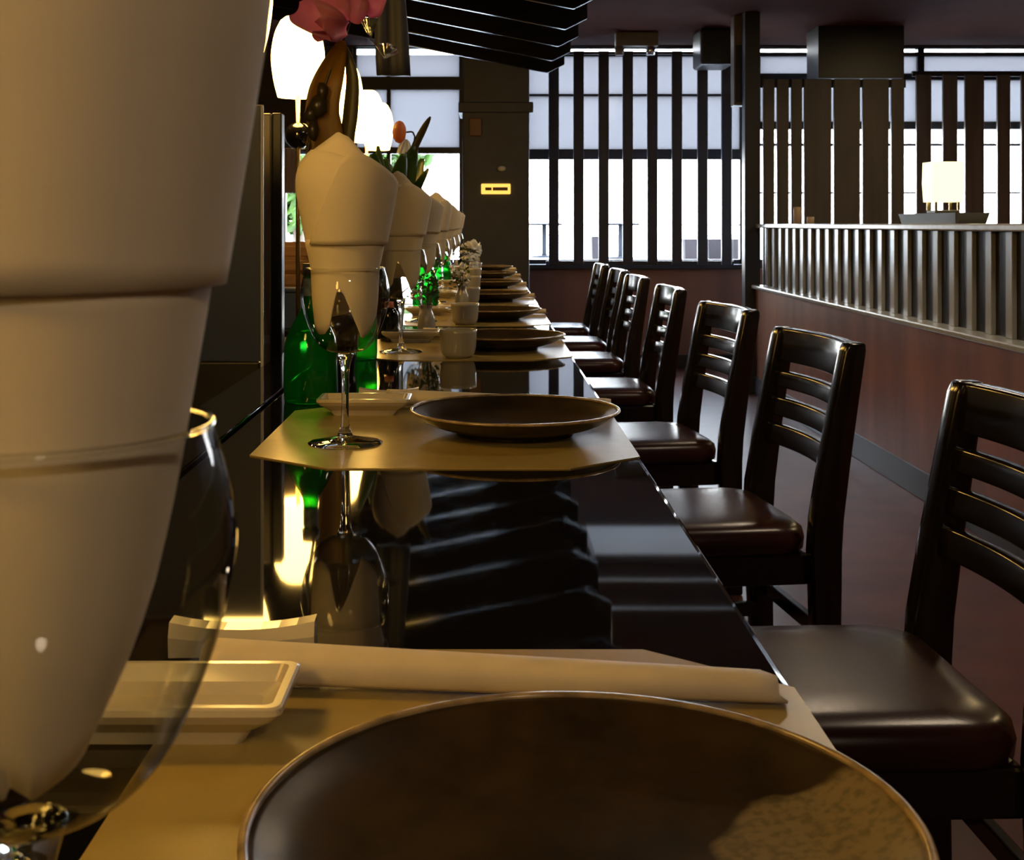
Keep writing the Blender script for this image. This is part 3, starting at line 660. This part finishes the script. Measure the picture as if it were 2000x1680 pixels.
# ---------------------------------------------------------------- chairs
def chair_proto():
    t = thing('dining_chair', '', 'chair')
    # cushion outline: front (counter side) at -X, rounded rear corners
    def outline(g, z):
        return rrect(-.215 + g, .205 - g, -.222 + g, .222 - g, .075, z, 7)
    obj('seat', loft([outline(.016, .393), outline(.002, .402), outline(0, .425), outline(.004, .444), outline(.018, .456), outline(.06, .4605), outline(.12, .4615)]), M['vinyl'], t, True)
    obj('seat_frame', box(-.195, .20, -.200, .200, .325, .395, .006), M['espresso'], t)
    def post(sy):
        y0, y1 = sy * .212 - .021, sy * .212 + .021
        secs = []
        for z, xc, wx in ((0, .240, .050), (.2, .232, .060), (.40, .229, .070), (.47, .233, .070), (.60, .252, .064), (.74, .276, .056), (.835, .293, .050), (.853, .297, .040)):
            secs.append([(xc - wx / 2, y0, z), (xc + wx / 2, y0, z), (xc + wx / 2, y1, z), (xc - wx / 2, y1, z)])
        return sweep(secs, .006, 2)
    for sy in (-1, 1): obj('leg', post(sy), M['espresso'], t, True)['label'] = 'rear leg rising into the back post'
    for sy in (-1, 1):
        obj('leg', sweep([[(-.2 + a, sy * .185 + b, z) for a, b in ((-q, -q), (q, -q), (q, q), (-q, q))] for z, q in ((0, .017), (.33, .023))], .004), M['espresso'], t)
    def slat(z0, z1, bow, th, lean0, lean1):
        secs = []
        for k in range(15):
            f = -1 + 2 * k / 14; y = f * .194; bx = bow * (1 - f * f)
            secs.append([(lean0 - th / 2 + bx, y, z0), (lean0 + th / 2 + bx, y, z0), (lean1 + th / 2 + bx, y, z1), (lean1 - th / 2 + bx, y, z1)])
        return sweep(secs, .005, 3)
    obj('top_rail', slat(.772, .852, .022, .030, .283, .297), M['espresso'], t, True)
    for z0, z1 in ((.708, .748), (.640, .684), (.572, .620)):
        obj('slat', slat(z0, z1, .020, .020, .236 + (z0 - .52) * .17, .238 + (z1 - .52) * .17), M['espresso'], t, True)
    for sy in (-1, 1): obj('stretcher', box(-.19, .22, sy * .188 - .010, sy * .188 + .010, .14, .175, .003), M['espresso'], t)
    obj('stretcher', box(.225, .245, -.195, .195, .20, .235, .003), M['espresso'], t)
    return t
ch0 = chair_proto()
CH = [(.505, 1.86, 2, 'dark ladder-back chair nearest the camera, cut off by the right edge'), (.482, 2.93, 7, 'second dark ladder-back chair from the camera'), (.478, 3.98, 8, 'third dark ladder-back chair from the camera'),
      (.470, 5.20, 2, 'fourth dark ladder-back chair, turned nearly edge-on'), (.465, 6.30, 3, 'fifth dark ladder-back chair along the counter, first of the far cluster of three'), (.470, 7.2, 2, 'sixth dark ladder-back chair along the counter, middle of the far cluster'), (.460, 8.2, 1, 'farthest dark ladder-back chair, before the wainscot')]
for i, (x, y, a, l) in enumerate(CH):
    put(ch0, (x, y, 0), a * D, l, 'ladder-back chairs along the counter')

# ---------------------------------------------------------------- lamps behind the bar
def lamp_proto():
    t = thing('bar_lamp', '', 'lamp')
    z0 = 1.477 - SH
    pr = sprof([(.058, z0), (.069, z0 + .045), (.0758, z0 + .095), (.0755, z0 + .135), (.066, z0 + .185), (.050, z0 + .220)], 6)
    obj('shade', lathe([(.050, z0 + .001)] + pr + [(.036, z0 + .231), (0, z0 + .233)], 40), M['shade'], t, True)
    obj('pole', lathe([(0, .012), (.0065, .012), (.0065, z0 + .02), (0, z0 + .02)], 16), M['brass'], t, True)
    obj('knob', blob((0, 0, 1.366 - SH), .040), M['black_gloss'], t, True)
    obj('base', lathe([(0, 0), (.07, 0), (.068, .008), (.02, .016), (0, .018)], 40), M['black_gloss'], t, True)
    return t
lp = lamp_proto()
LY = [-1.25, -.28, .72, 2.69, 3.66, 4.70, 5.68, 6.62 - .35]
LL = ['glowing lamp behind the bar at its near end', 'glowing lamp behind the bar, second from its near end', 'glowing lamp behind the bar, third from its near end', 'glowing barrel lamp half hidden by the huge napkin', 'glowing white barrel lamp left of the pink orchid', 'glowing lamp just right of the ochre orchid leaf', 'glowing lamp behind the peach bud', 'farthest glowing lamp behind the bar']
for i, y in enumerate(LY):
    put(lp, (-.54 + (.012 if i == 3 else .0 if i < 5 else .01), y, SH), 0, LL[i], 'glowing lamps behind the bar')

# ---------------------------------------------------------------- things behind the bar
t = thing('display_board', 'tall navy board with a pale edge behind the bar, next to the huge napkin', 'board', (-.60, 2.0, SH))
obj('panel', box(-.25, .246, -.004, .004, .105, P(0, 207, 2).z - SH), M['navy'], t)
obj('frame', box(.246, .2505, -.004, .004, 0, P(0, 205, 2).z - SH, .002), M['pale_edge'], t)
obj('frame', box(-.25, .2505, -.004, .004, P(0, 207, 2).z - SH, P(0, 205, 2).z - SH, .001), M['pale_edge'], t)
obj('base', box(-.25, .246, -.008, .008, 0, .103, .003), M['slat_black'], t)
t = thing('steel_cabinet', 'slim grey steel cabinet behind the navy board', 'cabinet', (-.55, 2.44, SH))
hz = P(0, 221, 2.40).z - SH
obj('body', box(-.20, .146, -.04, .0, 0, hz, .004), M['steel'], t); obj('side_rail', box(.147, .166, -.045, -.01, 0, hz, .003), M['steel_dark'], t)
obj('tag', box(.125, .143, -.043, -.040, P(0, 671, 2.4).z - SH, P(0, 655, 2.4).z - SH), M['white_plastic'], t)
obj('latch', blob((.12, -.045, P(0, 325, 2.4).z - SH), .006, sx=1.5), M['slat_black'], t, True)
t = thing('wooden_crate', 'slatted wooden crate on the shelf behind the green bottle', 'crate', (sx(573, 5), 5.0, SH)); 
for k in range(4): obj('slat', box(-.10, .08, -.10, -.085, .03 + k * .055, .07 + k * .055, .003), M['crate'], t)
for xx in (-.095, .075): obj('corner_post', box(xx - .01, xx + .01, -.085, .08, 0, .25), M['crate'], t)
obj('back', box(-.10, .08, .08, .09, .03, .25), M['crate'], t)
t = thing('storage_box', 'small blue storage box on the shelf behind the green bottle', 'box', (sx(572, 3.9), 3.9, SH))
obj('body', box(-.05, .045, -.04, .04, 0, .11, .004), M['blue_box'], t); obj('lid', box(-.053, .048, -.043, .043, .11, .125, .004), M['navy'], t)
t = thing('curtain', 'pale pleated curtain at the narrow window behind the bar', 'curtain', (-1.50, FAR - .06, 1.35))
bm = bmesh.new(); rows = []
for k in range(41):
    x = -.10 + .16 * k / 40; yy = .012 * math.sin(k * 1.3)
    rows.append([(x, yy, 0), (x, yy, .34), (x, yy + .003, .34), (x, yy + .003, 0)])
cv = [[bm.verts.new(p) for p in r] for r in rows]
for a_, b_ in zip(cv, cv[1:]):
    for q in range(4): bm.faces.new((a_[q], a_[(q + 1) % 4], b_[(q + 1) % 4], b_[q]))
bm.faces.new(cv[0]); bm.faces.new(cv[-1])
obj('cloth', bm, M['curtain'], t); obj('rod', tube([(-.13, .0, .35), (.15, .0, .35)], .008), M['brass'], t)

# ---------------------------------------------------------------- orchid and second plant
d0 = 1.86
def Q(x, y, d=d0): return P(x, y, d)
org = Vector((sx(655, d0), d0, BAR)); 
ot = thing('potted_orchid', 'pink orchid with ochre strap leaves in a dark pot, behind the second napkin', 'plant', org)
def rel(p): return p - org
obj('pot', lathe([(0, .004), (.028, .0), (.036, .06), (.041, .085), (.038, .085), (.034, .078), (0, .076)], 32), M['pot'], ot, True)
lw_ = lambda f: max(.1, math.sin(PI * min(1, .12 + f * .86)) ** .55)
def leaf(pts, wd, m, side, curl=.15): obj('leaf', ribbon([rel(p) for p in spline(pts, 8)], wd, side, curl, wf=lw_), M[m], ot, True)
b0 = org + Vector((0, 0, .07))
leaf([b0, Q(640, 300), Q(628, 215), Q(645, 140), Q(668, 78, d0 - .03)], .050, 'ochre_leaf', (1, .25, 0), -.18)
leaf([b0 + Vector((.01, 0, 0)), Q(672, 310), Q(680, 220), Q(684, 150), Q(672, 88)], .026, 'olive_leaf', (1, -.5, 0), .25)
leaf([b0 + Vector((-.005, .01, 0)), Q(628, 320), Q(618, 275, d0 + .03), Q(640, 240, d0 + .04), Q(655, 170, d0 + .03)], .030, 'ochre_leaf', (1, .2, 0), .1)
obj('stem', tube([rel(p) for p in spline([b0, Q(603, 330), Q(606, 270), Q(622, 215), Q(640, 150), Q(668, 85), Q(682, 45), Q(690, 5)], 8)], .0022, 8), M['stalk'], ot, True)
for (x, y, r, sx_) in ((630, 180, .011, .8), (622, 208, .013, 1.1), (607, 224, .010, 1.0), (612, 255, .012, .7)):
    bm = blob(rel(Q(x, y, d0 - .01)), r, sx=sx_, sz=1.35); 
    for v in bm.verts: v.co += Vector((math.sin(v.co.z * 400), 0, math.sin(v.co.x * 500))) * .0012
    obj('bud', bm, M['dark_bud'], ot, True)
obj('stem', tube([rel(p) for p in spline([Q(607, 240), Q(604, 280), Q(598, 320), Q(600, 345)], 5)], .003, 7, r2=.001), M['dark_bud'], ot, True)
pw = lambda f: max(.12, math.sin(PI * (.10 + .80 * f)) ** .6)
def petal(pts, wd, side, curl=-.25, m='pink', thick=.001): obj('petal', ribbon([rel(p) for p in spline(pts, 6)], wd, side, curl, wf=pw, thick=thick), M[m], ot, True)
dp = d0 - .05
petal([Q(668, 60, dp), Q(640, 48, dp - .02), Q(605, 34, dp - .02), Q(580, 22, dp)], .050, (.45, .2, .8))
petal([Q(676, 55, dp), Q(652, 55, dp - .02), Q(632, 58, dp - .03), Q(632, 78, dp - .02)], .036, (.4, .2, .8))
petal([Q(672, 45, dp), Q(655, 25, dp - .01), Q(645, 2, dp), Q(640, -30, dp + .01)], .048, (1, .2, .2))
petal([Q(692, 46, dp - .01), Q(696, 25, dp - .02), Q(698, 0, dp - .02), Q(692, -30, dp)], .030, (1, -.2, 0), .25)
petal([Q(712, 26, dp), Q(725, 10, dp - .01), Q(732, -15, dp), Q(725, -40, dp)], .038, (1, .2, 0))
petal([Q(690, 30, dp + .02), Q(678, 5, dp + .02), Q(670, -20, dp + .03)], .036, (1, .2, 0))

d1 = 2.62; org2 = Vector((sx(762, d1), d1, BAR)); 
fl = thing('flower_vase', 'leafy green arrangement with a peach bud, behind the third napkin', 'plant', org2)
obj('vase', lathe([(0, .004), (.024, 0), (.030, .04), (.022, .11), (.026, .14), (.023, .14), (.019, .11), (.026, .04), (0, .008)], 28), M['pot'], fl, True)
def R2(x, y, d=d1): return P(x, y, d) - org2
v0 = Vector((0, 0, .12))
for k, (x, y, wd, sd) in enumerate(((700, 292, .035, (.3, .2, 1)), (728, 300, .055, (1, .3, .3)), (752, 310, .06, (1, .2, 0)), (790, 300, .06, (.6, .3, .8)), (812, 285, .06, (.6, .3, .8)), (826, 310, .05, (.3, .3, 1)), (838, 330, .045, (.2, .2, 1)), (770, 345, .05, (1, .2, 0)), (738, 285, .028, (1, .1, 0)))):
    e = R2(x, y, d1 + (k % 3 - 1) * .05)
    obj('leaf', ribbon(spline([v0, v0 * .5 + e * .5 + Vector((0, 0, .02)), e], 8), wd, sd, .15, wf=lw_), M['green_leaf'], fl, True)
obj('leaf', ribbon(spline([R2(800, 320), R2(812, 285), R2(828, 252), R2(841, 228)], 6), .016, (1, .3, 0), .2, wf=lw_), M['olive_leaf'], fl, True)
obj('stem', tube(spline([v0, R2(805, 300), R2(808, 262), R2(796, 258), R2(785, 262)], 6), .0018, 6), M['stalk'], fl, True)
obj('bud', blob(R2(780, 258), .020, sx=.75, sz=1.2), M['peach'], fl, True)
for (xa, ya, xb, yb) in ((793, 272, 782, 308), (795, 275, 798, 306), (786, 275, 777, 300)):
    obj('petal', ribbon(spline([R2(xa, ya), R2((xa + xb) / 2 + 1, (ya + yb) / 2), R2(xb, yb)], 6), .012, (1, .3, 0), .3, wf=pw), M['white_petal'], fl, True)

# ---------------------------------------------------------------- canopy of boards over the bar
cn = thing('board_canopy', 'black canopy of overlapping glossy boards hung over the bar', 'canopy', (0, 4.5, 2.0))
FY = [7.0 - .52 * k for k in range(11)]
for fy in FY:
    def low(x): return 1.945 + .197 * (.345 - x) if x < .345 else 1.945 + .50 * (x - .345)
    secs = []
    for x in (-1.25, -.8, -.4, 0, .2, .32, .345, .37, .44):
        zl = low(x) - 2.0; zt = min(zl + .30, .46)
        secs.append([(x, fy - 4.5 - .011, zl), (x, fy - 4.5 + .011, zl), (x, fy - 4.5 + .011, zt), (x, fy - 4.5 - .011, zt)])
    obj('board', sweep(secs, .004, 2), M['canopy'], cn)
for xx in (-.35, .1): obj('beam', box(xx - .03, xx + .03, FY[-1] - 4.6, FY[0] - 4.4, (.375 if xx < 0 else .288), (.425 if xx < 0 else .34)), M['canopy'], cn)
for xx in (-.35, .1):
    for yy in (FY[0] - 4.6, FY[5] - 4.6, FY[-1] - 4.45): obj('hanger', tube([(xx, yy, .33 if xx > 0 else .42), (xx, yy, .5)], .012), M['steel_dark'], cn)
# cloth strip and foil fans hung from the canopy
ht = P(0, 0, 3.2).z + .42; cx = sx(748, 3.2)
t = thing('hanging_cloth', 'dark navy cloth strip hanging under the canopy, right of the orchid', 'cloth', (cx, 3.17, 0))
rings = []
for k in range(15):
    f = k / 14; z = 2.04 - f * (2.04 - P(0, 150, 3.2).z); hw = .028 + .014 * min(1, f * 1.2) ; cxx = .008 * math.sin(f * 3) + .028 * f * f
    rings.append([(cxx + hw * u, .010 * math.sin(u * 5 + f * 2) + .012 * s_, z) for u, s_ in [(-1 + .25 * q, -1) for q in range(9)] + [(1 - .25 * q, 1) for q in range(9)]])
obj('cloth', loft(rings), M['navy_cloth'], t, True)
t = thing('foil_ornament', 'silver foil fans hanging beside the navy cloth strip', 'ornament', (sx(735, 3.0), 3.0, 0))
def fan(cx_, cz, r, a0, a1):
    bm = bmesh.new(); rows_ = []
    for k in range(13):
        a = a0 + (a1 - a0) * k / 12; yy = .006 * (1 if k % 2 else -1)
        rows_.append([(cx_, 0, cz), (cx_ + r * math.cos(a), yy, cz + r * math.sin(a))])
    for sg in (0, .0012):
        vs = [[bm.verts.new((p[0], p[1] + sg, p[2])) for p in r_] for r_ in rows_]
        for a_, b_ in zip(vs, vs[1:]): bm.faces.new((a_[0], a_[1], b_[1])) if False else bm.faces.new((a_[0], a_[1], b_[1], b_[0]))
    return bm
o0 = Vector((sx(735, 3.0), 3.0, 0))
for (x, y, r, a0, a1) in ((724, 78, .055, 70 * D, 118 * D), (752, 115, .038, 20 * D, 110 * D)):
    p = P(x, y, 3.0) - o0; obj('fan', fan(p.x, p.z, r, a0, a1), M['foil'], t)
pA, pB, pC = P(752, 115, 3) - o0, P(735, 90, 3) - o0, P(715, 45, 3) - o0
obj('cord', tube([pA, pB, P(724, 78, 3) - o0, pC, Vector((pC.x, 0, 2.03))], .0015, 6), M['chrome'], t)
